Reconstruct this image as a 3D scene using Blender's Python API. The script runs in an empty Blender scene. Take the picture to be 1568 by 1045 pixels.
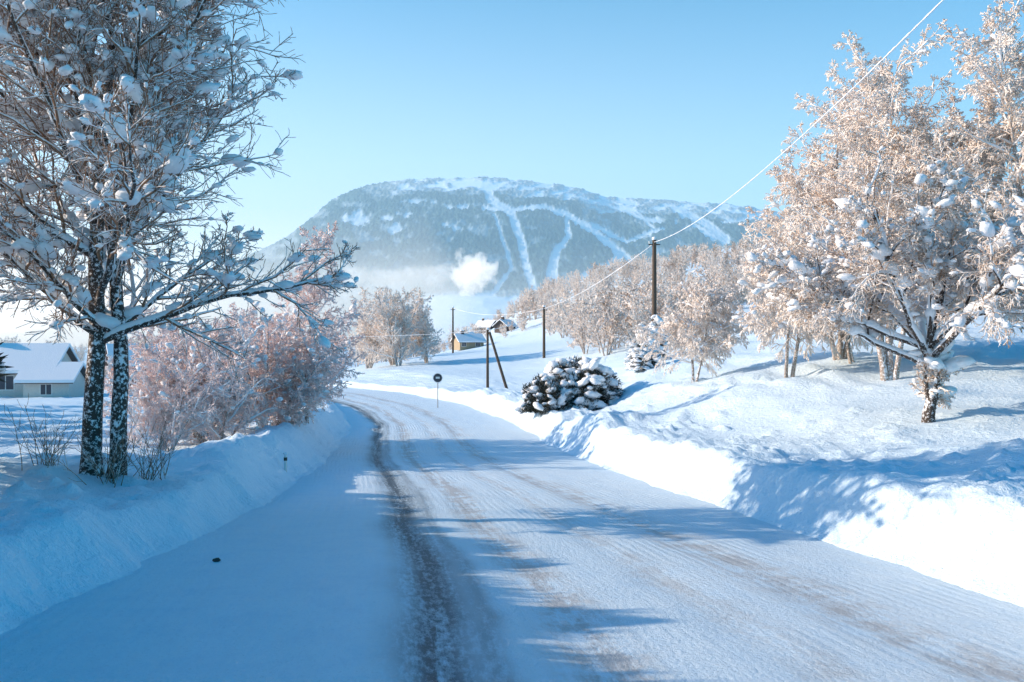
import bpy, math, numpy as np
from mathutils import Vector
R0=np.random.default_rng(7)
F=1400.0; EYE=1.6
EL=22.0; TE=math.tan(math.radians(EL))
# ---------------------------------------------------------------- helpers
def vn(x,y,seed=0.0):
    ix=np.floor(x); iy=np.floor(y); fx=x-ix; fy=y-iy
    fx=fx*fx*(3-2*fx); fy=fy*fy*(3-2*fy)
    def h(a,b):
        v=np.sin(a*127.1+b*311.7+seed*74.7)*43758.5453
        return v-np.floor(v)
    return ((h(ix,iy)*(1-fx)+h(ix+1,iy)*fx)*(1-fy)+(h(ix,iy+1)*(1-fx)+h(ix+1,iy+1)*fx)*fy)*2-1
def fbm(x,y,seed=0,o=4):
    a=1.0;t=0;r=0
    for i in range(o):
        r=r+a*vn(x*2**i,y*2**i,seed+i*3.3); t+=a; a*=.5
    return r/t
def sstep(t):
    t=np.clip(t,0,1); return t*t*(3-2*t)
def mesh_np(name,V,quads=None,tris=None,mq=None,mt=None,mats=(),smooth=True):
    me=bpy.data.meshes.new(name)
    V=np.asarray(V,dtype=np.float32)
    me.vertices.add(len(V)); me.vertices.foreach_set('co',V.ravel())
    nq=0 if quads is None else len(quads); nt=0 if tris is None else len(tris)
    idx=[];
    if nq: idx.append(np.asarray(quads).ravel())
    if nt: idx.append(np.asarray(tris).ravel())
    idx=np.concatenate(idx).astype(np.int32)
    me.loops.add(len(idx)); me.loops.foreach_set('vertex_index',idx)
    me.polygons.add(nq+nt)
    ls=np.concatenate([np.arange(nq)*4, nq*4+np.arange(nt)*3]).astype(np.int32)
    me.polygons.foreach_set('loop_start',ls)
    for m in mats: me.materials.append(m)
    mi=np.zeros(nq+nt,dtype=np.int32)
    if mq is not None and nq: mi[:nq]=mq
    if mt is not None and nt: mi[nq:]=mt
    me.polygons.foreach_set('material_index',mi)
    me.polygons.foreach_set('use_smooth',np.full(nq+nt,smooth,dtype=bool))
    me.update(calc_edges=True); me.validate()
    return me
def add_obj(name,data,loc=(0,0,0),rot=(0,0,0),scale=(1,1,1),parent=None,coll=None):
    o=bpy.data.objects.new(name,data)
    (coll or bpy.context.scene.collection).objects.link(o)
    o.location=loc;o.rotation_euler=rot;o.scale=scale
    if parent: o.parent=parent
    return o
class Geo:
    def __init__(s): s.V=[];s.Q=[];s.T=[];s.mq=[];s.mt=[];s.n=0
    def add(s,V,Q=None,T=None,m=0):
        s.V.append(V)
        if Q is not None and len(Q): s.Q.append(Q+s.n); s.mq.append(np.full(len(Q),m))
        if T is not None and len(T): s.T.append(T+s.n); s.mt.append(np.full(len(T),m))
        s.n+=len(V)
    def mesh(s,name,mats,smooth=True):
        c=lambda a: np.concatenate(a) if a else None
        return mesh_np(name,c(s.V),c(s.Q),c(s.T),c(s.mq),c(s.mt),mats,smooth)
def nrm(a): return a/np.maximum(np.linalg.norm(a,axis=-1,keepdims=True),1e-9)
def tubes(P,Rr,S):
    N,K,_=P.shape
    T=np.empty_like(P); T[:,1:-1]=P[:,2:]-P[:,:-2]; T[:,0]=P[:,1]-P[:,0]; T[:,-1]=P[:,-1]-P[:,-2]
    T=nrm(T); ref=np.where(np.abs(T[:,:1,2:3])>.9,np.array([1.,0,0]),np.array([0,0,1.]))
    U=nrm(np.cross(T,np.broadcast_to(ref,T.shape))); W=np.cross(T,U)
    a=np.arange(S)*2*np.pi/S
    V=P[:,:,None,:]+Rr[:,:,None,None]*(np.cos(a)[None,None,:,None]*U[:,:,None,:]+np.sin(a)[None,None,:,None]*W[:,:,None,:])
    base=(np.arange(N)*K*S)[:,None,None]+(np.arange(K-1)*S)[None,:,None]
    j=np.arange(S)[None,None,:]; j2=(j+1)%S
    Q=np.stack([base+j,base+j2,base+S+j2,base+S+j],-1).reshape(-1,4)
    return V.reshape(-1,3),Q
def ico(sub):
    import bmesh
    bm=bmesh.new(); bmesh.ops.create_icosphere(bm,subdivisions=sub,radius=1)
    V=np.array([v.co[:] for v in bm.verts]); T=np.array([[v.index for v in f.verts] for f in bm.faces]); bm.free()
    return V,T
ICO1=ico(1);ICO2=ico(2);ICO3=ico(3)
def blobs(C,A,D,sz,rng,base=ICO2,flat=.6):
    V0,T0=base; N=len(C)
    A=nrm(A); B=nrm(np.cross(A,np.array([0,0,1.])+rng.normal(0,.05,(N,3)))); Z=np.cross(B,A)
    Z=Z*np.sign(Z[:,2:3]+1e-6)
    j=1+rng.normal(0,.13,(N,len(V0)))
    v=V0[None]*j[:,:,None]
    P=C[:,None,:]+(v[:,:,0:1]*D[:,None,None])*A[:,None,:]+(v[:,:,1:2]*sz[:,None,None])*B[:,None,:]+(v[:,:,2:3]*(sz*flat)[:,None,None])*Z[:,None,:]
    T=(T0[None]+(np.arange(N)*len(V0))[:,None,None]).reshape(-1,3)
    return P.reshape(-1,3),T
# ---------------------------------------------------------------- materials
def mat(name):
    m=bpy.data.materials.new(name); m.use_nodes=True
    nt=m.node_tree; b=nt.nodes['Principled BSDF']; return m,nt,b
def N(nt,t,**k):
    n=nt.nodes.new(t)
    for a,v in k.items(): setattr(n,a,v)
    return n
def noise(nt,vec,scale,detail=4,rough=.55):
    n=N(nt,'ShaderNodeTexNoise'); n.inputs['Scale'].default_value=scale; n.inputs['Detail'].default_value=detail; n.inputs['Roughness'].default_value=rough
    if vec is not None: nt.links.new(vec,n.inputs['Vector'])
    return n.outputs['Fac']
def ramp(nt,fac,stops,interp='LINEAR'):
    r=N(nt,'ShaderNodeValToRGB'); r.color_ramp.interpolation=interp
    e=r.color_ramp.elements
    while len(e)<len(stops): e.new(.5)
    for i,(p,c) in enumerate(stops):
        e[i].position=p; e[i].color=(c,c,c,1) if not hasattr(c,'__len__') else (*c,1)
    nt.links.new(fac,r.inputs['Fac']); return r.outputs['Color']
def math_(nt,op,a,b=None,c=None):
    n=N(nt,'ShaderNodeMath',operation=op)
    for i,v in enumerate([a,b,c]):
        if v is None: continue
        if isinstance(v,(int,float)): n.inputs[i].default_value=v
        else: nt.links.new(v,n.inputs[i])
    return n.outputs[0]
def mixc(nt,f,a,b):
    n=N(nt,'ShaderNodeMix',data_type='RGBA')
    for s,v in ((n.inputs[0],f),(n.inputs[6],a),(n.inputs[7],b)):
        if isinstance(v,(int,float)): s.default_value=v
        elif isinstance(v,tuple): s.default_value=(*v,1)
        else: nt.links.new(v,s)
    return n.outputs[2]
def bump(nt,b,h,strength,dist,prev=None):
    n=N(nt,'ShaderNodeBump'); n.inputs['Strength'].default_value=strength; n.inputs['Distance'].default_value=dist
    nt.links.new(h,n.inputs['Height'])
    if prev is not None: nt.links.new(prev,n.inputs['Normal'])
    nt.links.new(n.outputs[0],b.inputs['Normal']); return n.outputs[0]
def pos(nt): return N(nt,'ShaderNodeNewGeometry').outputs['Position']
SNOW=(.80,.90,.98)
def m_snow(name,b1=.12,b2=.03,ca=(.68,.85,.97),cb=(.76,.90,.99)):
    m,nt,b=mat(name); p=pos(nt)
    n1=noise(nt,p,1.3,5); n2=noise(nt,p,9,5,.6); n3=noise(nt,p,45,3,.6)
    c=mixc(nt,n1,ca,cb); nt.links.new(c,b.inputs['Base Color'])
    b.inputs['Roughness'].default_value=.55; b.inputs['Specular IOR Level'].default_value=.2
    q=bump(nt,b,n2,.6,b1); bump(nt,b,n3,.5,b2,q); return m
M_snow=m_snow('snow_ground')
M_snowcap=m_snow('snow_clump',.05,.01,(.85,.88,.92),(.91,.92,.94))
def m_bark(name,dark,mid,thr=.15,speck=.55):
    m,nt,b=mat(name); g=N(nt,'ShaderNodeNewGeometry'); p=g.outputs['Position']
    sx=N(nt,'ShaderNodeSeparateXYZ'); nt.links.new(g.outputs['Normal'],sx.inputs[0])
    n=noise(nt,p,14,4); n2=noise(nt,p,30,4,.7)
    bark=mixc(nt,n2,dark,mid)
    f=math_(nt,'ADD',sx.outputs[2],math_(nt,'MULTIPLY',math_(nt,'SUBTRACT',n,.5),1.3))
    f=ramp(nt,f,[(thr,0.),(thr+.12,1.)])
    sp=ramp(nt,noise(nt,p,22,3,.7),[(speck,0.),(speck+.05,.85)])
    f=math_(nt,'MAXIMUM',f,sp)
    nt.links.new(mixc(nt,f,bark,(.9,.9,.92)),b.inputs['Base Color']); b.inputs['Roughness'].default_value=.85
    bump(nt,b,n2,.7,.02); return m
M_bark=m_bark('dark_bark_with_snow',(.03,.022,.018),(.10,.07,.055),.15,.56)
M_twig=m_bark('dark_twig_with_snow',(.18,.09,.05),(.36,.21,.13),.22,.62)
M_birch=m_bark('birch_bark_with_snow',(.20,.15,.12),(.45,.38,.33),.2,.55)
def m_frost(name,dark,light,thr):
    m,nt,b=mat(name); g=N(nt,'ShaderNodeNewGeometry'); p=g.outputs['Position']
    sx=N(nt,'ShaderNodeSeparateXYZ'); nt.links.new(g.outputs['Normal'],sx.inputs[0])
    n=noise(nt,p,6,4); n2=noise(nt,p,1.1,3)
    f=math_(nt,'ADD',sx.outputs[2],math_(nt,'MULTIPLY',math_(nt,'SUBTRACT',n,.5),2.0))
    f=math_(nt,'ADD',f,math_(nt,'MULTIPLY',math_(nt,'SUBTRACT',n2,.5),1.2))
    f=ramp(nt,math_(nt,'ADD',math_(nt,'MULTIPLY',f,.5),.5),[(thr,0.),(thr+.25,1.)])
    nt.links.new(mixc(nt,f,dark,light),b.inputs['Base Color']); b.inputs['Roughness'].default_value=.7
    return m
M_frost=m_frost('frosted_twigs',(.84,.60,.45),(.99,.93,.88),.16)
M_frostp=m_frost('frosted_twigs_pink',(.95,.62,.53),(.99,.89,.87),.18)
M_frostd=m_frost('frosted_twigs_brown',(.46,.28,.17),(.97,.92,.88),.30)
def m_plain(name,c,rough=.8,var=.15,scale=8):
    m,nt,b=mat(name); p=pos(nt); n=noise(nt,p,scale,4)
    nt.links.new(mixc(nt,n,tuple(x*(1-var) for x in c),tuple(min(1,x*(1+var)) for x in c)),b.inputs['Base Color'])
    b.inputs['Roughness'].default_value=rough; return m
M_pole=m_plain('weathered_pole_wood',(.10,.07,.05)); M_wall=m_plain('white_painted_boards',(.62,.60,.55)); M_yel=m_plain('yellow_boards',(.42,.32,.21))
M_red=m_plain('red_boards',(.22,.10,.07)); M_glass=m_plain('window_glass',(.05,.06,.08),.15); M_trim=m_plain('white_trim',(.75,.75,.72)); M_brick=m_plain('dark_roofing',(.12,.09,.08))
M_needle=m_plain('dark_evergreen_foliage',(.04,.045,.035),.8,.4,20); M_steel=m_plain('galvanised_steel',(.3,.31,.33),.5); M_signd=m_plain('sign_face_dark',(.05,.05,.06),.5); M_stone=m_plain('dark_stone',(.05,.045,.04))
# ---------------------------------------------------------------- road curve and terrain
def smooth_tab(xs,ys,w):
    g=np.arange(-40,400,.25)
    v=np.interp(g,xs,ys); k=np.hanning(int(w/.25)|1); k/=k.sum()
    vp=np.pad(v,len(k)//2,mode='edge'); v=np.convolve(vp,k,'valid')
    return lambda y: np.interp(y,g,v)
W=7.8
CX=smooth_tab([-40,5.45,7,10.4,19.3,31,45,58,70,80,92,105,110],[.5,.28,.2,0,-.7,-2.1,-3.8,-7.0,-12.5,-20,-31,-45,-47],9)
ZR=smooth_tab([-40,0,5,14,20,28,34,45,58,70,85,110],[.6,0,-.4,-1.12,-1.6,-2.1,-2.35,-2.5,-2.5,-2.42,-2.4,-2.9],8)
xc=[-1500,-400,-60,-25,-12,-4,3,7,11,20,60,400,1500]
T=[(-12,[.3,.3,.3,.3,.3,.3,.3,.3,.3,.3,.3,.5,.5]),
(0,[.1,.1,.1,.1,.1,.1,.1,.1,.1,.1,.1,.1,.1]),
(8,[-.1,-.1,-.1,-.1,-.1,-.1,-.1,-.0,.05,.1,.2,.5,.5]),
(14,[-.6,-.6,-.6,-.5,-.35,-.3,-.4,-.1,-.0,.1,.4,1,1]),
(20,[-1,-1,-1,-.9,-.9,-.9,-.9,-.4,0,.4,.8,2,2]),
(27,[-1.4,-1.4,-1.4,-1.4,-1.5,-1.5,-1.4,-.5,.35,.8,1.5,3,3]),
(34,[-1.7,-1.7,-1.7,-1.7,-1.6,-1.6,-1.5,-.1,.75,1.3,2.2,4,4]),
(45,[-2,-2,-2,-2,-2,-2,-1.7,-.2,.9,2.2,3.6,6,6]),
(60,[-2.6,-2.6,-2.6,-2.6,-2.4,-2,-1.7,0,1,3.2,5,9,9]),
(80,[-3.2,-3.2,-3.2,-3,-1,-1,-1,.3,1.4,3.2,5.5,12,12]),
(95,[-3.4,-3.4,-3.4,-3,-.6,-.6,-.7,.6,1.8,3.2,6,16,16]),
(130,[-3.6,-3.6,-3.6,-3,0,.2,.3,1,2.2,4,7,22,22]),
(200,[-4,-4,-4,-3.5,-1,.2,.8,2,3.5,6,15,40,50]),
(350,[-6,-6,-6,-3,3,9,12,14,16,19,28,60,80]),
(600,[-8,-8,-8,-4,8,16,20,22,24,30,48,110,120]),
(1200,[-10,-10,0,10,15,18,20,22,24,30,60,140,150]),
(2500,[-12]*6+[0]*7),(12000,[-14]*13)]
ty=np.array([t[0] for t in T],float); TT=np.array([t[1] for t in T],float)
nu=1000; u=np.linspace(-1,1,nu); S=14*u+3600*u**11*(1+0*u)
ys=list(np.arange(-30,4,.4)); y=4.0
while y<11000: ys.append(y); y+=max(.06,.0115*y)
Y=np.array(ys); nr=len(Y)
cx=CX(Y); X=cx[:,None]+S[None,:]*(1+np.maximum(Y-600,0)[:,None]/900*np.abs(u)[None,:]**6)
YY=np.broadcast_to(Y[:,None],X.shape)
rowv=np.stack([np.interp(Y,ty,TT[:,i]) for i in range(len(xc))],1)
Z=np.empty_like(X)
for r in range(nr): Z[r]=np.interp(X[r],xc,rowv[r])
def blur(A,k,ax):
    w=np.hanning(k);w/=w.sum(); p=[(0,0),(0,0)];p[ax]=(k//2,k//2); B=np.pad(A,p,mode='edge'); out=np.zeros_like(A)
    for i in range(k):
        out+=w[i]*(B[i:i+A.shape[0]] if ax==0 else B[:,i:i+A.shape[1]])
    return out
Z=blur(blur(Z,21,0),31,1)
dcx=np.gradient(cx,Y); cth=1/np.sqrt(1+dcx**2)
sgn=S[None,:]; sp=np.abs(sgn)*cth[:,None]-W/2+fbm(YY*.6,np.sign(sgn)*5+0*YY,3,4)*.22
zr=ZR(Y)[:,None]
hbL=np.interp(Y,[-12,8,14,17,19,25,40,60,80,105],[.5,.58,.6,.8,1.1,1.15,1.1,.6,.4,.2])
hbR=np.interp(Y,[-12,8,15,28,45,55,70,105],[.68,.70,.75,1.0,.95,.9,.5,.3])
left=(sgn<0)
hb=np.where(left,hbL[:,None],hbR[:,None])
hb=hb*(1+.32*fbm(YY*.45,X*.0+np.where(left,3.,9.),5,4))
fade=sstep((112-YY)/8)
bank=hb*sstep(sp/(np.where(left,1.2,.85)*hb+.1))-.04*(sp<.05)
bw=np.where(left,2.2,4.8)
m=sstep((sp-.9)/bw)
Zroad=(zr+bank)
Zt=Z
und=fbm(X*.35,YY*.35,11,4)*.16*sstep(sp/3)*np.clip(60/np.maximum(YY,30),.4,1)
lump=np.maximum(fbm(X*2.2,YY*2.2,21,4),0)**1.5*.26
chunk=fbm(X*2.6,YY*2.6,31,4)*.12
rid=(1-np.abs(fbm(X*.5+2,YY*.25,41,3)))**3*.22*sstep(sp/2)*(sgn>0)*sstep((YY-24)/8)*(YY<62)
Zf=Zroad*(1-m)+Zt*m
Zf=np.where(YY<112,Zf*fade+Zt*(1-fade),Zt)
det=(und+rid+(lump-.03)*sstep((sp-.6)/1.2)+chunk*sstep(sp/.3)*sstep((2.8-sp)/1.4))
det*=np.where(YY<250,1,0)
big=fbm(X*.004,YY*.004,51,4)*np.clip((YY-700)/800,0,1)*12
Z=Zf+np.where(sp>0,det,0)+big
def H(x,y):
    r=np.clip(np.searchsorted(Y,y)-1,0,nr-2); f=(y-Y[r])/(Y[r+1]-Y[r])
    return float(np.interp(x,X[r],Z[r])*(1-f)+np.interp(x,X[r+1],Z[r+1])*f)
ii=np.arange(nr-1)[:,None]*nu+np.arange(nu-1)[None,:]
Q=np.stack([ii,ii+1,ii+nu+1,ii+nu],-1).reshape(-1,4)
me=mesh_np('snowy_ground',np.stack([X,YY,Z],-1).reshape(-1,3),Q,mats=[M_snow])
add_obj('snowy_ground',me)
# road sheet
ry=[-30.0]
while ry[-1]<112: ry.append(ry[-1]+max(.1,.008*abs(ry[-1])))
ry=np.array(ry); na=120; ra=np.linspace(-W/2-.35,W/2+.35,na)
c=CX(ry); ct=1/np.sqrt(1+np.gradient(c,ry)**2)
RX=c[:,None]+ra[None,:]/ct[:,None]; RY=np.broadcast_to(ry[:,None],RX.shape)
sh=np.interp(ry,[-30,5.4,13.5,31,60],[.1,0,-.7,-1.9,-2.2])
UU=ra[None,:]-sh[:,None]
def g(a,c_,w): return np.exp(-((a-c_)/w)**2)
rut=-.035*g(UU,-.65,.22)-.02*g(UU,.4,.25)-.02*g(UU,2.75,.3)-.015*g(UU,1.6,.2)+.015*fbm(RX*1.5,RY*.8,61,4)
RZ=ZR(ry)[:,None]+.004+rut
ii=np.arange(len(ry)-1)[:,None]*na+np.arange(na-1)[None,:]
Q=np.stack([ii,ii+1,ii+na+1,ii+na],-1).reshape(-1,4)
mr,nt,b=mat('packed_snow_road')
me=mesh_np('snow_covered_road',np.stack([RX,RY,RZ],-1).reshape(-1,3),Q,mats=[mr])
uvl=me.uv_layers.new(name='UVMap')
vi=np.empty(len(me.loops),np.int32); me.loops.foreach_get('vertex_index',vi)
al=np.concatenate([[0],np.cumsum(np.diff(ry)/((ct[1:]+ct[:-1])/2))])
uv=np.stack([UU,np.broadcast_to(al[:,None],UU.shape)],-1).reshape(-1,2)
uvl.data.foreach_set('uv',uv[vi].astype(np.float32).ravel())
add_obj('snow_covered_road',me)
tc=N(nt,'ShaderNodeTexCoord').outputs['UV']; sx=N(nt,'ShaderNodeSeparateXYZ'); nt.links.new(tc,sx.inputs[0])
p=pos(nt)
mp=N(nt,'ShaderNodeMapping'); mp.inputs['Scale'].default_value=(3.5,.16,1); nt.links.new(tc,mp.inputs[0])
streak=noise(nt,mp.outputs[0],1.6,6,.65)
mp2=N(nt,'ShaderNodeMapping'); mp2.inputs['Scale'].default_value=(12,3.6,1); nt.links.new(tc,mp2.inputs[0])
fine=noise(nt,mp2.outputs[0],1.6,7,.78)
wob=math_(nt,'MULTIPLY',math_(nt,'SUBTRACT',noise(nt,p,.3,3),.5),.7)
uu=math_(nt,'ADD',sx.outputs[0],wob)
def band(c_,w):
    d=math_(nt,'DIVIDE',math_(nt,'SUBTRACT',uu,c_),w); d=math_(nt,'MULTIPLY',d,d); return math_(nt,'POWER',2.718,math_(nt,'MULTIPLY',d,-1.0))
dark=math_(nt,'MULTIPLY',math_(nt,'ADD',band(-.62,.28),math_(nt,'MULTIPLY',band(-.22,.10),.4)),ramp(nt,math_(nt,'ADD',math_(nt,'MULTIPLY',fine,.6),math_(nt,'MULTIPLY',streak,.4)),[(.38,.2),(.52,1.)]))
tan=math_(nt,'ADD',math_(nt,'ADD',math_(nt,'MULTIPLY',band(.45,.26),1.1),math_(nt,'MULTIPLY',band(2.75,.36),.8)),math_(nt,'MULTIPLY',band(1.7,.22),.5))
tan=math_(nt,'ADD',tan,.07)
patch=noise(nt,p,2.2,5,.65)
tan=math_(nt,'MULTIPLY',tan,ramp(nt,math_(nt,'ADD',math_(nt,'ADD',math_(nt,'MULTIPLY',fine,.3),math_(nt,'MULTIPLY',streak,.35)),math_(nt,'MULTIPLY',patch,.35)),[(.44,0.),(.57,1.)]))
c1=mixc(nt,streak,(.68,.83,.95),(.82,.93,.99))
mott=ramp(nt,math_(nt,'ADD',math_(nt,'MULTIPLY',fine,.5),math_(nt,'MULTIPLY',patch,.5)),[(.38,.4),(.56,0.)])
c1=mixc(nt,mott,c1,(.50,.66,.80))
c1=mixc(nt,math_(nt,'MINIMUM',tan,.72),c1,(.37,.34,.33))
grit=ramp(nt,noise(nt,p,38,3,.6),[(.60,0.),(.70,.4)])
c1=mixc(nt,math_(nt,'MULTIPLY',grit,patch),c1,(.30,.31,.34))
c1=mixc(nt,math_(nt,'MINIMUM',dark,.96),c1,(.03,.045,.065))
nt.links.new(c1,b.inputs['Base Color'])
b.inputs['Roughness'].default_value=.5; b.inputs['Specular IOR Level'].default_value=.25
wv=math_(nt,'SINE',math_(nt,'MULTIPLY',math_(nt,'ADD',sx.outputs[0],math_(nt,'MULTIPLY',wob,.12)),52.0))
wv=math_(nt,'MULTIPLY',wv,ramp(nt,noise(nt,p,.5,3),[(.45,0.),(.65,1.)]))
hh=math_(nt,'ADD',math_(nt,'MULTIPLY',wv,.18),math_(nt,'ADD',math_(nt,'MULTIPLY',fine,.8),math_(nt,'MULTIPLY',streak,.7)))
q=bump(nt,b,hh,.65,.035); bump(nt,b,noise(nt,p,20,5,.7),.6,.05,q)
# ---------------------------------------------------------------- tree growth
def grow(rng,start,dirs,L,Rr,levels,snow=None,twigmat=1):
    G=Geo(); P0=np.array(start,float);D=nrm(np.array(dirs,float));L=np.array(L,float);Rr=np.array(Rr,float)
    for li,lv in enumerate(levels):
        n=len(P0); k=lv['n']; P=np.zeros((n,k+1,3));DD=np.zeros((n,k+1,3));P[:,0]=P0;d=D.copy();DD[:,0]=d
        for s in range(k):
            d=d+rng.normal(0,lv['w'],(n,3)); d[:,2]+=lv['g']; d=nrm(d)
            P[:,s+1]=P[:,s]+d*(L/k)[:,None]; DD[:,s+1]=d
        tt=np.linspace(0,1,k+1); rad=np.maximum(Rr[:,None]*(1-(1-lv.get('tp',.3))*tt[None]),lv.get('rm',.004))
        if lv.get('flare'): rad[:,0]*=1.35
        V,Qd=tubes(P,rad,lv['s']); G.add(V,Qd,m=lv.get('m',0))
        if snow and li in snow:
            sn=snow[li]; keep=np.abs(DD[:,k//2,2])<sn.get('zmax',.88)
            if sn.get('tube') and keep.any():
                Pk=P[keep].copy();rk=rad[keep]; h=rk*sn['tube']+sn.get('add',.01)
                h=h*(1+rng.normal(0,.25,h.shape)); h=np.maximum(h,.002); h[:,0]*=.4;h[:,-1]*=.3
                Pk[:,:,2]+=rk*.55+h*.35
                V,Qd=tubes(Pk,h,6 if lv['s']>4 else 5); G.add(V,Qd,m=2)
            nb=int(n*sn.get('blob',0))
            if nb:
                bi=rng.integers(0,n,nb); ti=rng.integers(1,k+1,nb)
                C=P[bi,ti]+0; A=DD[bi,ti]; ok=np.abs(A[:,2])<.93
                C=C[ok];A=A[ok];rr=rad[bi,ti][ok]
                sz=rng.uniform(*sn['bs'],len(C))*(rng.random(len(C))**.6*.6+.5); C[:,2]+=rr+sz*.25
                A=A*np.array([1,1,.5])
                V,Tt=blobs(C,A,sz*rng.uniform(.9,1.7,len(C)),sz*.85,rng,ICO2 if sn['bs'][1]>.06 else ICO1,.75); G.add(V,T=Tt,m=2)
        if 'c' not in lv: break
        nc=lv['c']; a0=lv['tm']
        t=a0+(1-a0)*((np.arange(nc)+.5)/nc)[None]+rng.normal(0,.4/nc,(n,nc)); t=np.clip(t,a0*.8,.995)
        f=t*k; i0=np.minimum(f.astype(int),k-1); fr=(f-i0)[...,None]; ar=np.arange(n)[:,None]
        PP=P[ar,i0]*(1-fr)+P[ar,i0+1]*fr; dd=nrm(DD[ar,i0+1]); rr=rad[ar,i0]*(1-fr[...,0])+rad[ar,i0+1]*fr[...,0]
        az=(np.arange(nc)*2.4)[None]+rng.uniform(0,6.28,(n,1))+rng.normal(0,.4,(n,nc))
        ref=np.where(np.abs(dd[...,2:3])>.9,np.array([1.,0,0]),np.array([0,0,1.]))
        U=nrm(np.cross(dd,ref));Wv=np.cross(dd,U); pr=np.cos(az)[...,None]*U+np.sin(az)[...,None]*Wv
        an=np.radians(rng.uniform(lv['a'][0],lv['a'][1],(n,nc)))[...,None]
        cd=nrm(np.cos(an)*dd+np.sin(an)*pr)
        rel=(t-a0)/(1-a0)
        Lc=L[:,None]*lv['lr']*(1-lv.get('lt',.55)*rel)*rng.uniform(.7,1.25,(n,nc))
        Rc=np.minimum(rr*.85,Rr[:,None]*lv['rr']*(1-.5*rel))
        P0=PP.reshape(-1,3);D=cd.reshape(-1,3);L=Lc.ravel();Rr=Rc.ravel()
    return G
def left_tree():
    rng=np.random.default_rng(11)
    lv=[dict(n=14,w=.05,g=.015,tp=.22,s=10,c=28,tm=.25,a=(45,76),lr=.42,lt=.25,rr=.40,flare=1),
        dict(n=9,w=.10,g=.05,tp=.25,s=7,c=12,tm=.18,a=(25,55),lr=.46,rr=.5,rm=.01),
        dict(n=6,w=.13,g=.02,tp=.3,s=5,c=9,tm=.12,a=(25,55),lr=.5,rr=.5,rm=.008,m=1),
        dict(n=4,w=.14,g=.01,tp=.4,s=4,c=5,tm=.2,a=(25,55),lr=.55,rr=.6,rm=.006,m=1),
        dict(n=3,w=.15,g=.02,tp=.5,s=3,rm=.005,m=1)]
    sn={1:dict(tube=.7,add=.008,blob=4.0,bs=(.08,.19)),2:dict(tube=.7,add=.005,blob=1.6,bs=(.05,.14)),3:dict(tube=.7,add=.002,blob=.35,bs=(.03,.09)),4:dict(blob=.03,bs=(.015,.04))}
    return grow(rng,[(-.14,0,-.3),(.18,.1,-.3)],[(-.03,0,1),(.10,.02,1)],[8.8,8.4],[.16,.135],lv,sn)
me=left_tree().mesh('snow_laden_tree',[M_bark,M_twig,M_snowcap])
add_obj('snow_laden_tree',me,(-6.3,14,H(-6.3,14)))
def vase_tree():
    rng=np.random.default_rng(5)
    n=11; az=np.arange(n)*2.4+.3; an=np.radians(rng.uniform(30,68,n)); an[0]=.15
    st=[(0,0,-.2)]+[(0,0,1.15+.05*i) for i in range(n)]
    di=[(0.03,0,1)]+[(np.sin(a)*np.cos(z),np.sin(a)*np.sin(z),np.cos(a)) for a,z in zip(an,az)]
    L=[1.7]+list(rng.uniform(3.1,4.2,n)); Rr=[.17]+list(rng.uniform(.06,.09,n))
    lv=[dict(n=9,w=.10,g=.03,tp=.25,s=8,c=13,tm=.3,a=(25,60),lr=.46,rr=.5,rm=.012),
        dict(n=6,w=.13,g=.0,tp=.3,s=5,c=10,tm=.12,a=(25,60),lr=.5,rr=.5,rm=.01),
        dict(n=5,w=.14,g=-.05,tp=.4,s=4,c=8,tm=.15,a=(25,60),lr=.5,rr=.6,rm=.009,m=1),
        dict(n=4,w=.12,g=-.10,tp=.5,s=3,c=3,tm=.3,a=(20,50),lr=.6,rr=.8,rm=.008,m=1),
        dict(n=3,w=.15,g=-.08,tp=.5,s=3,rm=.007,m=1)]
    sn={0:dict(tube=.9,add=.015,blob=5,bs=(.08,.22),zmax=.95),1:dict(tube=.9,add=.01,blob=2.2,bs=(.08,.22)),2:dict(blob=.5,bs=(.05,.13)),3:dict(blob=.05,bs=(.03,.07))}
    return grow(rng,st,di,L,Rr,lv,sn)
me=vase_tree().mesh('snow_laden_birch',[M_bark,M_frostd,M_snowcap])
add_obj('snow_laden_birch',me,(9.1,20,H(9.1,20)))
def birch(seed,h=7,stems=1,lean=.1,droop=-.07,r=.10,tm=.15,c0=24,rm=.011,lr=.4,blob=.15,c=(9,8,4,2),flat=(30,60)):
    rng=np.random.default_rng(seed)
    az=rng.uniform(0,6.28,stems); st=[(.15*np.cos(a),.15*np.sin(a),-.3) for a in az] if stems>1 else [(0,0,-.3)]
    di=[(lean*np.cos(a)*rng.uniform(.6,1.3),lean*np.sin(a),1) for a in az]
    lv=[dict(n=12,w=.05,g=.01,tp=.12,s=7,c=c0,tm=tm,a=flat,lr=lr,lt=.6,rr=.4,flare=1),
        dict(n=6,w=.10,g=.02,tp=.25,s=5,c=c[0],tm=.12,a=(25,55),lr=.45,rr=.5,rm=.012,m=1),
        dict(n=5,w=.13,g=droop*.5,tp=.4,s=4,c=c[1],tm=.12,a=(25,60),lr=.48,rr=.6,rm=rm,m=1),
        dict(n=4,w=.13,g=droop,tp=.5,s=3,c=c[2],tm=.2,a=(20,55),lr=.55,rr=.8,rm=rm*.9,m=1),
        dict(n=3,w=.15,g=droop*1.3,tp=.6,s=3,rm=rm*.8,m=1)]
    sn={1:dict(tube=.8,add=.015,blob=.6,bs=(.05,.13)),2:dict(blob=blob,bs=(.05,.12))}
    return grow(rng,st,di,[h*rng.uniform(.85,1.1) for _ in st],[r*rng.uniform(.7,1) for _ in st],lv,sn)
BM=[M_birch,M_frost,M_snowcap]; BP=[M_birch,M_frostp,M_snowcap]
meW=birch(21,4.2,2,.25,-.26,.09,.3,22,.014,.55,.3,(10,9,7),(45,85)).mesh('weeping_birch',BM)
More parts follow.
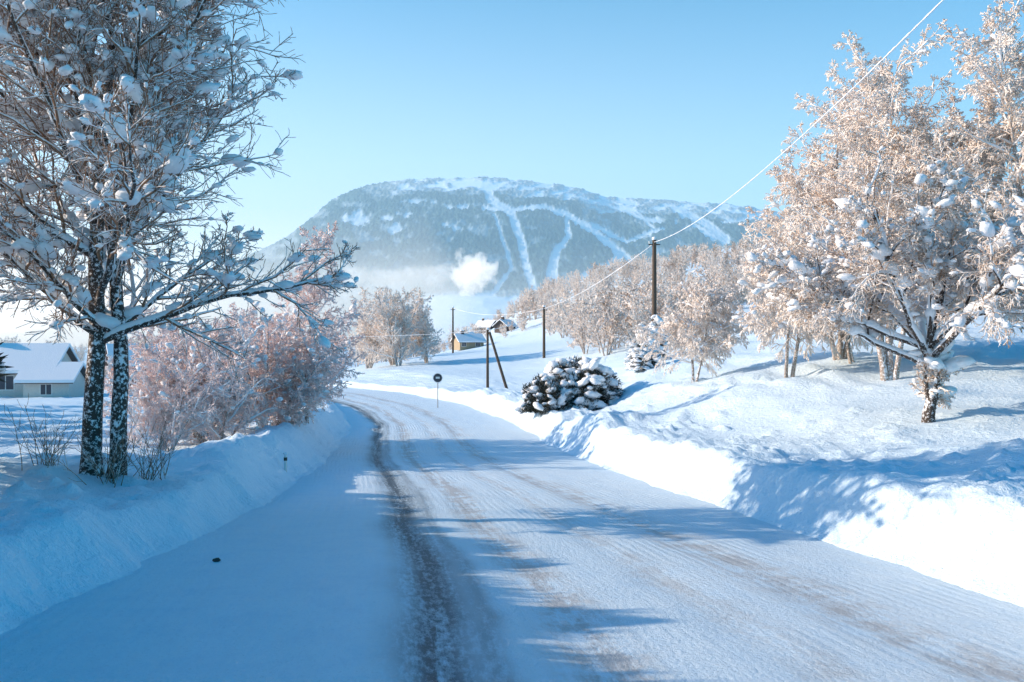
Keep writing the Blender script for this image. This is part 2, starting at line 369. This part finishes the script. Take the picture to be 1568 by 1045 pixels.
add_obj('weeping_birch',meW,(9.7,32,H(9.7,32)),scale=(1.1,1.1,1.1))
add_obj('weeping_birch',meW,(7.0,36,H(7.0,36)-.2),(0,0,2.1),(.9,.9,.95))
add_obj('weeping_birch',meW,(12.5,33,H(12.5,33)-.2),(0,0,4.0),(1.1,1.1,1.15))
meT=birch(22,9.6,3,.22,-.13,.13,.2,24,.014,.37,.15,(9,9,7)).mesh('frosted_birch',BM)
add_obj('frosted_birch',meT,(11.6,28,H(11.6,28)))
add_obj('frosted_birch',meT,(15.8,27,H(15.8,27)-.2),(0,0,1.9),(1.05,1.05,1.0))
add_obj('frosted_birch',meT,(14.5,36,H(14.5,36)-.4),(0,0,4.1),(.9,.9,.85))
add_obj('frosted_birch',meT,(12.2,34,H(12.2,34)-.2),(0,0,3.1),(1.0,1.0,.92))
meD=birch(23,7.6,1,.02,-.05,.10,.12,30,.013,.36,.1,(9,8,6),(30,55)).mesh('frosted_birch_slim',BP)
add_obj('frosted_birch',meD,(-7.4,33,H(-7.4,33)))
meE=birch(24,3.9,7,.42,-.07,.06,.12,14,.012,.42,.2,(8,7,5),(25,60)).mesh('frosted_thicket',BP)
for (x,y_,r,s) in [(-8.9,27.5,0,1.0),(-9.6,30,1.3,1.15),(-8.4,31.5,2.4,1.1),(-11.2,33,3.3,1.1),(-8.7,36,.7,1.2),(-9.4,24.6,4.7,.75)]:
    add_obj('frosted_bush',meE,(x,y_,H(x,y_)-.1),(0,0,r),(s,s,s))
meF=birch(25,7.5,5,.25,-.04,.12,.12,16,.022,.36,.1,(8,6,4),(25,55)).mesh('frosted_tree',BM)
for (x,y_,r,s) in [(-15,95,0,1.0),(-11.5,93,1.3,1.05),(-9,98,2.4,.95),(-13,101,3.4,1.1)]:
    add_obj('frosted_tree',meF,(x,y_,H(x,y_)-.2),(0,0,r),(s,s,s))
def lowtree(seed,h,stems,rm,dark):
    return birch(seed,h,stems,.25,-.03,.14,.15,12,rm,.36,.05,(6,5,3),(25,60)).mesh('distant_tree',[M_birch,M_frostd if dark else M_frost,M_snowcap])
LT=[lowtree(40+i,7.5,3,.045,i==2) for i in range(4)]
col=bpy.data.collections.new('distant_frosted_woods')
rng=np.random.default_rng(3)
def scatter(n,f,smin=.7,smax=1.2):
    k=0
    for _ in range(n*20):
        if k>=n: break
        x,y_=f()
        if x is None: continue
        s=rng.uniform(smin,smax); add_obj('tree',LT[rng.integers(4)],(x,y_,H(x,y_)-.2),(0,0,rng.uniform(0,6.3)),(s,s,s*rng.uniform(.85,1.15)),coll=col); k+=1
def inpx(a,b_,d0,d1):
    def f():
        d=rng.uniform(d0,d1); q=rng.uniform(a,b_); return (q-784)/F*d,d
    return f
scatter(120,inpx(840,1250,150,230),.6,.95); scatter(300,inpx(800,1450,240,480),.8,1.3); scatter(80,inpx(690,860,320,600),.6,1)
scatter(60,inpx(150,340,110,190),.5,.9); scatter(80,inpx(-100,560,220,420),.6,1.0); scatter(35,inpx(880,1050,75,120),.5,.8)
scatter(40,inpx(1150,1700,66,110),.8,1.2)
scatter(14,inpx(545,640,120,180),.7,1.0); scatter(10,inpx(660,700,225,300),.4,.6); scatter(10,inpx(745,800,225,300),.4,.6)
e=bpy.data.objects.new('distant_frosted_woods',None); bpy.context.scene.collection.objects.link(e); e.instance_type='COLLECTION'; e.instance_collection=col
def shrub(seed,rx,rz,n,nb,bs=(.12,.3),tw=.025,r0=.55,z0=0.,amp=.18,flat=.5):
    rng=np.random.default_rng(seed); G=Geo()
    lobf=lambda d:1+amp*np.sin(d[:,0]*5+seed)*np.cos(d[:,1]*4)+amp*.7*np.sin(d[:,2]*7+d[:,0]*6+seed*2)
    d=nrm(rng.normal(0,1,(n,3))); d[:,2]=np.abs(d[:,2]); rr=rng.uniform(r0,1.0,n)
    C=d*np.array([rx,rx,rz])*(rr*lobf(d))[:,None]; C[:,2]+=z0
    A=nrm(d+rng.normal(0,.5,(n,3))); B=nrm(rng.normal(0,1,(n,3))); l=rng.uniform(.08,.22,n)[:,None]*(tw/.025)**.5
    V=np.stack([C-B*tw,C+B*tw,C+A*l],1).reshape(-1,3); G.add(V,T=np.arange(3*n).reshape(-1,3),m=0)
    d=nrm(rng.normal(0,1,(nb,3))); d[:,2]=np.abs(d[:,2])*1.2+.05; d=nrm(d)
    C=d*np.array([rx,rx,rz])*(rng.uniform(.72,1.05,nb)*lobf(d))[:,None]; C[:,2]+=z0; sz=rng.uniform(0,1,nb)**1.6*(bs[1]-bs[0])+bs[0]
    A=rng.normal(0,1,(nb,3)); A[:,2]*=.5
    V,Tt=blobs(C,A,sz*rng.uniform(1,1.7,nb),sz,rng,ICO2,flat); G.add(V,T=Tt,m=1)
    st=np.zeros((5,3)); dirs=nrm(np.c_[rng.normal(0,.5 if z0==0 else .15,(5,2)),np.ones(5)])
    P=st[:,None]+dirs[:,None]*np.linspace(-.3,rz*.8+z0,4)[None,:,None]; V,Qd=tubes(P,np.full((5,4),.04),5); G.add(V,Qd,m=0)
    return G.mesh('shrub',[M_needle,M_snowcap])
ms=shrub(3,1.8,2.3,26000,420,(.05,.30),amp=.16,flat=.65); add_obj('snowy_shrub',ms,(3.0,42,H(3.0,42)-.1))
ms2=shrub(4,1.15,1.5,10000,130,(.05,.24),amp=.16,flat=.65); add_obj('snowy_shrub',ms2,(1.5,41,H(1.5,41)-.05))
ms3=shrub(6,1.3,3.2,8000,260,(.1,.32),flat=.65); add_obj('snowy_conifer_shrub',ms3,(8.2,54,H(8.2,54)),(0,0,0),(.75,.75,.7)); add_obj('snowy_conifer_shrub',ms3,(7.2,50,H(7.2,50)),(0,0,1),(.7,.7,.4))
def weeds(seed,n,h,spread):
    rng=np.random.default_rng(seed)
    lv=[dict(n=5,w=.12,g=.0,tp=.4,s=4,c=5,tm=.3,a=(20,50),lr=.4,rr=.6,rm=.004,m=1),dict(n=3,w=.15,g=.02,tp=.4,s=3,rm=.003,m=1)]
    st=np.c_[rng.normal(0,.15,(n,2)),np.full(n,-.05)]; di=np.c_[rng.normal(0,spread,(n,2)),np.ones(n)]
    return grow(rng,st,di,rng.uniform(.5,1,n)*h,np.full(n,.008),lv).mesh('weeds',[M_twig,M_twig,M_snowcap])
mw=weeds(1,22,1.1,.5)
for x,y_ in [(-6.9,13.6),(-6.0,13.7),(-5.7,14.4)]: add_obj('bare_shrub',mw,(x,y_,H(x,y_)),(0,0,x*3))
# ---------------------------------------------------------------- poles and wires
def pole(name,x,y_,top,r=.13,bar=True,z0=None):
    z=H(x,y_)-.3; e=add_obj(name,None,(x,y_,z)); h=top-z
    P=np.array([[[0,0,0],[0,0,h*.5],[0,0,h]]],float); V,Qd=tubes(P,np.array([[r,r*.9,r*.75]]),10)
    G=Geo();G.add(V,Qd); V,Tt=blobs(np.array([[0,0,h]]),np.array([[1.,0,0]]),np.array([r*.9]),np.array([r*.9]),R0,ICO2,.9); G.add(V,T=Tt,m=1)
    add_obj('post',G.mesh('post',[M_pole,M_snowcap]),parent=e)
    if bar:
        G=Geo()
        for dz in (.35,):
            V,Qd=tubes(np.array([[[-.35,-.02,h-dz],[.35,-.02,h-dz]]],float),np.array([[.04,.04]]),6);G.add(V,Qd)
        for xx in (-.3,.3):
            V,Qd=tubes(np.array([[[xx,-.02,h-.35],[xx,-.02,h-.15]]],float),np.array([[.03,.05]]),6);G.add(V,Qd,m=1)
        add_obj('crossarm',G.mesh('crossarm',[M_pole,M_trim]),parent=e)
    return e
pole('utility_pole',8.56,55,7.75,.16); pole('utility_pole',3.15,90,5.0,.15)
pole('utility_pole',6.85,-5,9.8,.15); pole('utility_pole',-8.4,130,6.4,.15)
pp=pole('braced_utility_pole',-1.6,60,2.4,.10,False)
hz=2.4-(H(-1.6,60)-.3); V,Qd=tubes(np.array([[[1.35,-.4,.1],[.12,-.05,hz-.2]]]),np.array([[.1,.08]]),8); G=Geo();G.add(V,Qd); add_obj('brace',G.mesh('brace',[M_pole]),parent=pp)
G=Geo()
def wire(a,b_,sag,r,n=90,m=0):
    a=np.array(a,float);b_=np.array(b_,float);t=np.linspace(0,1,n)[:,None]; P=a*(1-t)+b_*t; P[:,2]-=(4*sag*t*(1-t))[:,0]
    rr=r*(1+R0.normal(0,.22,(1,n))); V,Qd=tubes(P[None],rr,6); G.add(V,Qd,m=m)
wire((6.85,-5,9.7),(8.56,55,7.55),1.62,.017,500)
wire((8.56,55,7.5),(3.15,90,4.8),.5,.018); wire((3.15,90,4.8),(-1.6,60,2.3),.3,.015); wire((-1.6,60,2.3),(-30,75,3),.7,.015)
wire((3.15,90,4.8),(-8.4,130,6.3),.8,.02)
add_obj('frosted_power_line',G.mesh('frosted_power_line',[M_snowcap]))
z=H(-4.55,56); e=add_obj('round_traffic_sign',None,(-4.55,56,z)); zc=-.66-z
G=Geo();V,Qd=tubes(np.array([[[0,.03,-.2],[0,.03,zc+.2]]],float),np.array([[.03,.03]]),8);G.add(V,Qd);add_obj('post',G.mesh('post',[M_steel]),parent=e)
def disc(r,y0,y1,n=32):
    a=np.arange(n)*2*np.pi/n; ring=lambda y_:np.c_[r*np.cos(a),np.full(n,y_),r*np.sin(a)+zc]
    V=np.r_[ring(y0),ring(y1),[[0,y0,zc]]]; i=np.arange(n);j=(i+1)%n
    return V,np.c_[i,j,j+n,i+n],np.c_[i,j,np.full(n,2*n)]
for nm,r,y0,mt_ in (('rim',.30,0,M_trim),('face',.26,-.006,M_signd)):
    G=Geo();V,q_,t_=disc(r,y0,y0+.01);G.add(V,q_,t_);add_obj(nm,G.mesh(nm,[mt_],False),parent=e)
def box(x0,x1,y0,y1,z0,z1):
    V=np.array([[x,y_,z] for z in(z0,z1) for y_ in(y0,y1) for x in(x0,x1)],float)
    Qd=np.array([[0,2,3,1],[4,5,7,6],[0,1,5,4],[2,6,7,3],[0,4,6,2],[1,3,7,5]])
    return V,Qd
G=Geo();V,Qd=box(-.12,.12,-.012,-.007,zc-.05,zc+.07);G.add(V,Qd);add_obj('symbol',G.mesh('symbol',[M_trim],False),parent=e)
x,y_=-5.5,22.2; e=add_obj('roadside_marker_post',None,(x,y_,H(x,y_)))
G=Geo();V,Qd=tubes(np.array([[[0,0,-.2],[0,0,.36],[0.01,0,.4]]],float),np.array([[.04,.04,.025]]),8);G.add(V,Qd,m=1);V,Qd=tubes(np.array([[[0,0,.25],[0,0,.33]]],float),np.array([[.043,.043]]),8);G.add(V,Qd)
V,Tt=blobs(np.array([[0,0,.42]]),np.array([[1.,0,0]]),np.array([.06]),np.array([.06]),R0,ICO2,.8);G.add(V,T=Tt,m=2)
add_obj('post',G.mesh('post',[M_pole,M_trim,M_snowcap]),parent=e)
G=Geo();V,Tt=blobs(np.array([[0,0,0.]]),np.array([[1.,.2,0]]),np.array([.04]),np.array([.03]),np.random.default_rng(2),ICO2,.8);G.add(V,T=Tt)
add_obj('road_stone',G.mesh('road_stone',[M_stone],False),(-3.2,9.9,float(ZR(9.9))+.02))
# ---------------------------------------------------------------- houses
def house(name,x,y_,w,d,h,rh,rot,wall,wins,chim=True,snow=.25,sink=.3):
    e=add_obj(name,None,(x,y_,H(x,y_)-sink),(0,0,math.radians(rot)))
    G=Geo(); a,b_=w/2,d/2
    V=np.array([[-a,-b_,0],[a,-b_,0],[a,b_,0],[-a,b_,0],[-a,-b_,h],[a,-b_,h],[a,b_,h],[-a,b_,h],[-a,0,h+rh],[a,0,h+rh]],float)
    G.add(V,np.array([[0,1,5,4],[2,3,7,6],[1,2,6,5],[3,0,4,7]]),np.array([[4,7,8],[5,9,6]])); add_obj('walls',G.mesh('walls',[wall],False),parent=e)
    o=.45; sl=rh/b_
    for nm,t0,t1,mm,oo in (('roof',.02,.14,M_brick,o),('roof_snow',.143,.143+snow,M_snowcap,o+.08)):
        G=Geo()
        for sg in (-1,1):
            ye=sg*(b_+oo); ze=h-sl*oo
            V=np.array([[-a-oo,ye,ze+t0],[a+oo,ye,ze+t0],[a+oo,0,h+rh+t0],[-a-oo,0,h+rh+t0],[-a-oo,ye,ze+t1],[a+oo,ye,ze+t1],[a+oo,0,h+rh+t1],[-a-oo,0,h+rh+t1]])
            G.add(V,np.array([[0,1,2,3],[4,7,6,5],[0,4,5,1],[0,3,7,4],[1,5,6,2]]))
        add_obj(nm,G.mesh(nm,[mm],False),parent=e)
    for i,(side,u_,zz,ww,hh_) in enumerate(wins):
        G=Geo()
        for t,gr,mi in ((.03,.08,0),(.04,0,1)):
            if side=='f': V,Qd=box(u_-ww/2-gr,u_+ww/2+gr,-b_-t,-b_+.01,zz-gr,zz+hh_+gr)
            elif side=='r': V,Qd=box(a-.01,a+t,u_-ww/2-gr,u_+ww/2+gr,zz-gr,zz+hh_+gr)
            else: V,Qd=box(-a-t,-a+.01,u_-ww/2-gr,u_+ww/2+gr,zz-gr,zz+hh_+gr)
            G.add(V,Qd,m=mi)
        if side=='f': V,Qd=box(u_-.03,u_+.03,-b_-.055,-b_-.041,zz,zz+hh_); G.add(V,Qd,m=0)
        add_obj('window_%d'%(i+1),G.mesh('window',[M_trim,M_glass],False),parent=e)
    if chim:
        G=Geo();V,Qd=box(-.35,.35,-.3,.3,h+rh-.6,h+rh+1.0);G.add(V,Qd);V,Qd=box(-.4,.4,-.35,.35,h+rh+1.003,h+rh+1.2);G.add(V,Qd,m=1);add_obj('chimney',G.mesh('chimney',[M_brick,M_snowcap],False),(-w*.25,0,0),parent=e)
house('white_house',-42.5,78,8,6.5,2.5,1.9,8,M_wall,[('f',-2.5,1,1,1.1),('f',.6,1,1.2,1.1),('f',2.6,1,.8,1.1),('r',0,1,1,1.1)])
house('white_house',-38,76,3.5,4,1.7,1.1,8,M_wall,[('f',0,.6,.8,.8)],False)
house('cabin',-37,92,6,5,2,1.6,30,M_red,[('f',0,1,1,1)],False)
house('farm_house',-10.3,215,6.0,4.6,2.0,1.5,25,M_yel,[('f',-2,.9,1,1),('f',1.5,.9,1,1),('r',0,.9,1,1)])
house('barn',-9.5,345,7,5.5,2.2,2.2,-35,M_brick,[('f',-2,1,1,1.2),('f',2,1,1,1.2)])
house('cottage',-16,340,6,5,2.0,1.8,10,M_yel,[('f',-2,1,1,1),('f',2,1,1,1)])
house('cottage',-2,260,5,4,2.0,1.5,60,M_brick,[('f',0,1,1,1)])
house('yellow_house',32.5,57,7,6,3.6,2.2,20,M_yel,[('f',-2.3,1,1,1.2),('f',1.6,1,1,1.2),('l',0,1,1,1)])
# ---------------------------------------------------------------- off-frame small evergreens (crown on stems) that shade the near road
mh=shrub(8,1.25,1.15,9000,70,(.1,.2),.06,.1,1.35,.1)
rh=np.random.default_rng(4)
for y_ in np.arange(-6.,18.5,1.35):
    x=-max(8.4,.58*y_+1.45)+rh.uniform(-.15,.15)
    tx=np.interp(y_,[-6,5.45,8,10.4,12.6,14.5,16,18],[.8,.35,.0,-.25,-1.1,-1.9,-2.4,-2.9])
    top=float(ZR(y_))+(tx-x)*TE; g0=H(x,y_); s=(top-g0)/2.5*rh.uniform(.95,1.05)
    add_obj('small_evergreen_tree',mh,(x,y_,g0),(0,0,y_*2.3),(1,1,s))
def spruce(seed,h):
    rng=np.random.default_rng(seed)
    lv=[dict(n=8,w=.01,g=.0,tp=.1,s=6,c=60,tm=.08,a=(80,100),lr=.34,lt=.9,rr=.25),
        dict(n=4,w=.05,g=-.05,tp=.3,s=3,c=16,tm=.1,a=(40,70),lr=.35,rr=.6,rm=.02,m=1),
        dict(n=2,w=.1,g=-.1,tp=.5,s=3,c=5,tm=.1,a=(40,70),lr=.5,rr=.8,rm=.035,m=1),dict(n=2,w=.1,g=-.2,tp=.6,s=3,rm=.03,m=1)]
    return grow(rng,[(0,0,-.3)],[(0,0,1)],[h],[.16],lv,{1:dict(tube=1.2,add=.05,blob=2,bs=(.1,.25))}).mesh('spruce',[M_bark,M_needle,M_snowcap])
msp=spruce(9,7)
for y_,s in [(21,.5),(25,.6),(28,.7),(31,.8),(35,.9),(39,1.),(44,1.1),(50,1.2),(57,1.2)]:
    x=-.58*y_-3.1*s; add_obj('spruce_tree',msp,(x,y_,H(x,y_)),(0,0,x*7+y_),(s,s,s))
# ---------------------------------------------------------------- mountain
nx,ny=1500,230; mx=np.linspace(-2700,3600,nx); my=np.concatenate([np.linspace(2200,3860,200),np.linspace(3890,5200,30)])
rp=np.array([(-200,505),(200,490),(300,455),(380,400),(440,368),(480,338),(500,318),(520,303),(560,287),(620,275),(700,273),(740,272),(800,277),(850,283),(890,290),(930,302),(1000,306),(1060,310),(1110,312),(1160,320),(1220,335),(1300,360),(1450,400),(1600,440),(1900,490)],float)
D0=3800.
rx=(rp[:,0]-784)/F*D0; rz=(522-rp[:,1])/F*D0+EYE
ridge=np.interp(mx,rx,rz); t=np.clip((my-2200)/(D0-2200),0,1)
prof=np.interp(t,[0,.15,.35,.6,.8,.92,1],[-.04,.07,.20,.50,.80,.94,1.0])
back=np.where(my>D0,1-(my-D0)/1400*.5,1)
MX=np.broadcast_to(mx[None],(ny,nx)); MY=np.broadcast_to(my[:,None],(ny,nx))
MZ=ridge[None]*(prof*back)[:,None]
env=np.sin(np.pi*np.clip(t,0,1))[:,None]
MZ=MZ+(fbm(MX/420,MY/420,71,5)*38*env+ (1-np.abs(fbm(MX/260,MY/500,75,4)))*22*env)*np.clip(ridge/300,0,1)[None]
pxx=784+F*MX/MY; pyy=522-F*(MZ-EYE)/MY
mask=np.zeros_like(MZ)
def run(pts,w0,w1):
    global mask
    pts=np.array(pts,float); tot=len(pts)-1
    for i in range(tot):
        a,b_=pts[i],pts[i+1]; d=b_-a; tt=np.clip(((pxx-a[0])*d[0]+(pyy-a[1])*d[1])/(d@d),0,1)
        dist=np.hypot(pxx-a[0]-tt*d[0],pyy-a[1]-tt*d[1]); w=w0+(w1-w0)*(i+tt)/tot
        mask=np.maximum(mask,.8*sstep((w/2+1.2+vn(pxx/5,pyy/5,4)*1.8-dist)/2.4))
run([(745,280),(752,308),(782,326),(796,365),(804,400),(812,430),(822,470)],14,11)
run([(758,330),(772,375),(784,410),(770,432),(755,450)],5,7)
run([(740,320),(775,322),(835,318),(868,330),(905,352),(940,380),(950,395),(930,412),(880,432),(850,450)],6,16)
run([(868,332),(870,365),(852,385),(846,410),(842,450)],6,20)
run([(905,345),(960,372),(990,358),(1015,352)],6,6); run([(950,385),(965,400),(925,425),(900,450)],8,12)
run([(920,310),(985,335),(1010,340)],6,8); run([(1030,318),(1085,345),(1110,368)],9,16); run([(1060,345),(1095,365)],6,12); run([(960,312),(1000,350)],4,5)
for (a,b_,ra_,rb) in [(697,350,18,9),(605,352,16,10),(590,335,12,5),(545,335,18,12),(640,310,30,3),(700,318,28,4),(620,330,12,5)]:
    q_=((pxx-a)/ra_)**2+((pyy-b_)/rb)**2+fbm(pxx/8,pyy/8,8,3)*2.0; mask=np.maximum(mask,sstep((1.3-q_)/1.2)*.75)
ridpx=np.interp(pxx,rp[:,0],rp[:,1]); below=pyy-ridpx
pl=sstep((26+14*fbm(pxx/40,pyy/12,90,3)-below)/10)*sstep((pxx-560)/70)*(.35+.65*sstep(.5+1.6*fbm(pxx/14,pyy/5,91,4)))
mask=np.maximum(mask,pl)
mask=np.maximum(mask,.8*sstep((fbm(pxx/30,pyy/11,95,4)-.33)/.15)*sstep((pxx-950)/60))
mask=np.maximum(mask,.9*sstep((pyy-448+8*fbm(pxx/25,pyy/10,97,3))/8)*sstep((pxx-600)/60))
mask=np.maximum(mask,.3*sstep((fbm(pxx/16,pyy/9,99,4)-.1)/.4))
forest=1-np.clip(mask,0,1)
rough=R0.uniform(0,1,MZ.shape)**1.5*11*forest+np.abs(fbm(MX/25,MY/25,77,3))*8*forest
MZ2=MZ+rough*np.clip(ridge/300,0,1)[None]
ii=np.arange(ny-1)[:,None]*nx+np.arange(nx-1)[None,:]
Q=np.stack([ii,ii+1,ii+nx+1,ii+nx],-1).reshape(-1,4)
mm,nt,b=mat('mountain_forest_and_ski_runs')
me=mesh_np('mountain',np.stack([MX,MY,MZ2],-1).reshape(-1,3),Q,mats=[mm])
at=me.attributes.new('snow_cover','FLOAT','POINT'); at.data.foreach_set('value',mask.astype(np.float32).ravel())
add_obj('mountain',me)
an=N(nt,'ShaderNodeAttribute',attribute_name='snow_cover').outputs['Fac']; p=pos(nt)
n=noise(nt,p,.03,6,.65); n2=noise(nt,p,.006,4)
fo=mixc(nt,n2,(.025,.07,.065),(.09,.16,.15)); fo=mixc(nt,ramp(nt,n,[(.55,0.),(.75,.42)]),fo,(.45,.55,.6))
nt.links.new(mixc(nt,an,fo,SNOW),b.inputs['Base Color']); b.inputs['Roughness'].default_value=.9; b.inputs['Specular IOR Level'].default_value=.1
house('summit_hut',-120,3780,40,25,10,6,0,M_brick,[('f',0,3,10,5)],False,2,0)
bpy.data.objects['summit_hut'].location.z=float((522-274)/F*3780)-2
# ---------------------------------------------------------------- mist volumes, steam
def volbox(name,c,s,dens,col_=(1,1,1),an_=.3,em=None):
    V,Qd=box(-s[0]/2,s[0]/2,-s[1]/2,s[1]/2,-s[2]/2,s[2]/2)
    m=bpy.data.materials.new(name); m.use_nodes=True; nt=m.node_tree; nt.nodes.clear()
    o=nt.nodes.new('ShaderNodeOutputMaterial'); v=nt.nodes.new('ShaderNodeVolumePrincipled'); v.inputs['Density'].default_value=dens; v.inputs['Anisotropy'].default_value=an_; v.inputs['Color'].default_value=(*col_,1)
    if em: v.inputs['Emission Strength'].default_value=dens; v.inputs['Emission Color'].default_value=(*em,1)  # self-glow added in place of light scattered repeatedly inside the mist
    nt.links.new(v.outputs[0],o.inputs['Volume'])
    return add_obj(name,mesh_np(name,V,Qd,mats=[m],smooth=False),c), nt, v
volbox('valley_haze',(0,2300,300),(14000,3200,900),.00018,(.60,.80,1),.2,(.28,.52,.70))
volbox('valley_mist',(-2400,1900,40),(4600,1700,230),.00030,(1,.98,.95),.3,(.85,.80,.72))
volbox('valley_mist',(-2730,2000,20),(4600,1600,160),.00030,(1,.98,.95),.3,(.85,.80,.72))
volbox('valley_mist',(-3150,2000,60),(4600,1500,260),.00030,(1,.98,.95),.3,(.90,.84,.74))
volbox('valley_mist',(1500,2000,40),(9000,1500,200),.00020,(1,.99,.98),.3,(.65,.72,.78))
def steam(loc,sc_,mx_,k,fs,off=-.03):
    o,nt,v=volbox('chimney_steam',(0,0,0),(1,1,1),1,(1,1,1),.3,(1,.97,.93))
    o.location=loc; o.scale=sc_
    tcn=nt.nodes.new('ShaderNodeTexCoord'); mp=N(nt,'ShaderNodeMapping'); mp.inputs['Scale'].default_value=(sc_[0]/60,sc_[1]/60,sc_[2]/60); nt.links.new(tcn.outputs['Object'],mp.inputs[0])
    nn=noise(nt,mp.outputs[0],fs,6,.68)
    vl=N(nt,'ShaderNodeVectorMath',operation='LENGTH'); nt.links.new(tcn.outputs['Object'],vl.inputs[0])
    q_=math_(nt,'SUBTRACT',math_(nt,'ADD',math_(nt,'MULTIPLY',nn,1.7),off-.35),math_(nt,'MULTIPLY',vl.outputs['Value'],1.1))
    q_=math_(nt,'MULTIPLY',math_(nt,'MAXIMUM',q_,0),k); q_=math_(nt,'MINIMUM',q_,mx_); nt.links.new(q_,v.inputs['Density']); nt.links.new(math_(nt,'MULTIPLY',q_,.8),v.inputs['Emission Strength'])  # glow follows density, standing in for sunlight bounced within the steam
steam((-75,1700,130),(100,60,90),.04,.22,2.2)
steam((-200,1720,124),(360,60,50),.008,.04,1.4)
# ---------------------------------------------------------------- light
el=math.radians(EL); az=math.atan2(-1,.06)
Sd=Vector((math.sin(az)*math.cos(el),math.cos(az)*math.cos(el),math.sin(el)))
l=bpy.data.lights.new('sun','SUN'); l.energy=5; l.angle=math.radians(.5); l.color=(1,.81,.62)
so=add_obj('sun',l); so.rotation_mode='QUATERNION'; so.rotation_quaternion=Sd.to_track_quat('Z','Y')
w=bpy.data.worlds.new('World'); bpy.context.scene.world=w; w.use_nodes=True; nt=w.node_tree; bg=nt.nodes['Background']
sk=N(nt,'ShaderNodeTexSky',sky_type='NISHITA'); sk.sun_disc=False; sk.sun_elevation=el; sk.sun_rotation=az; sk.air_density=1; sk.dust_density=1.5; sk.ozone_density=3
hs=N(nt,'ShaderNodeHueSaturation'); hs.inputs['Hue'].default_value=.484; hs.inputs['Saturation'].default_value=3.2; hs.inputs['Value'].default_value=1.45; nt.links.new(sk.outputs[0],hs.inputs['Color'])
# horizon haze of the sky itself: paler near the horizon and toward the sun
tg=N(nt,'ShaderNodeTexCoord').outputs['Generated']; sx=N(nt,'ShaderNodeSeparateXYZ'); nt.links.new(tg,sx.inputs[0])
zf=math_(nt,'POWER',2.718,math_(nt,'MULTIPLY',math_(nt,'POWER',math_(nt,'MULTIPLY',math_(nt,'MAXIMUM',sx.outputs[2],0.0),3.7),2.0),-1.0))
sf=math_(nt,'ADD',math_(nt,'SUBTRACT',.48,math_(nt,'MULTIPLY',sx.outputs[0],.62)),math_(nt,'MULTIPLY',sx.outputs[1],.46)); fac=N(nt,'ShaderNodeClamp'); nt.links.new(math_(nt,'MULTIPLY',zf,sf),fac.inputs[0])
nt.links.new(mixc(nt,math_(nt,'MULTIPLY',fac.outputs[0],.95),hs.outputs[0],(5.9,6.5,6.6)),bg.inputs[0]); bg.inputs[1].default_value=.15
cam=bpy.data.cameras.new('camera'); cam.sensor_width=36; cam.lens=36*F/1568; cam.clip_end=20000; cam.clip_start=.1
co=add_obj('camera',cam,(0,0,EYE),(math.radians(90),0,0)); bpy.context.scene.camera=co
sc=bpy.context.scene; sc.view_settings.view_transform='Standard'; sc.view_settings.look='None'; sc.view_settings.exposure=0
print('polys',sum(len(m.polygons) for m in bpy.data.meshes))
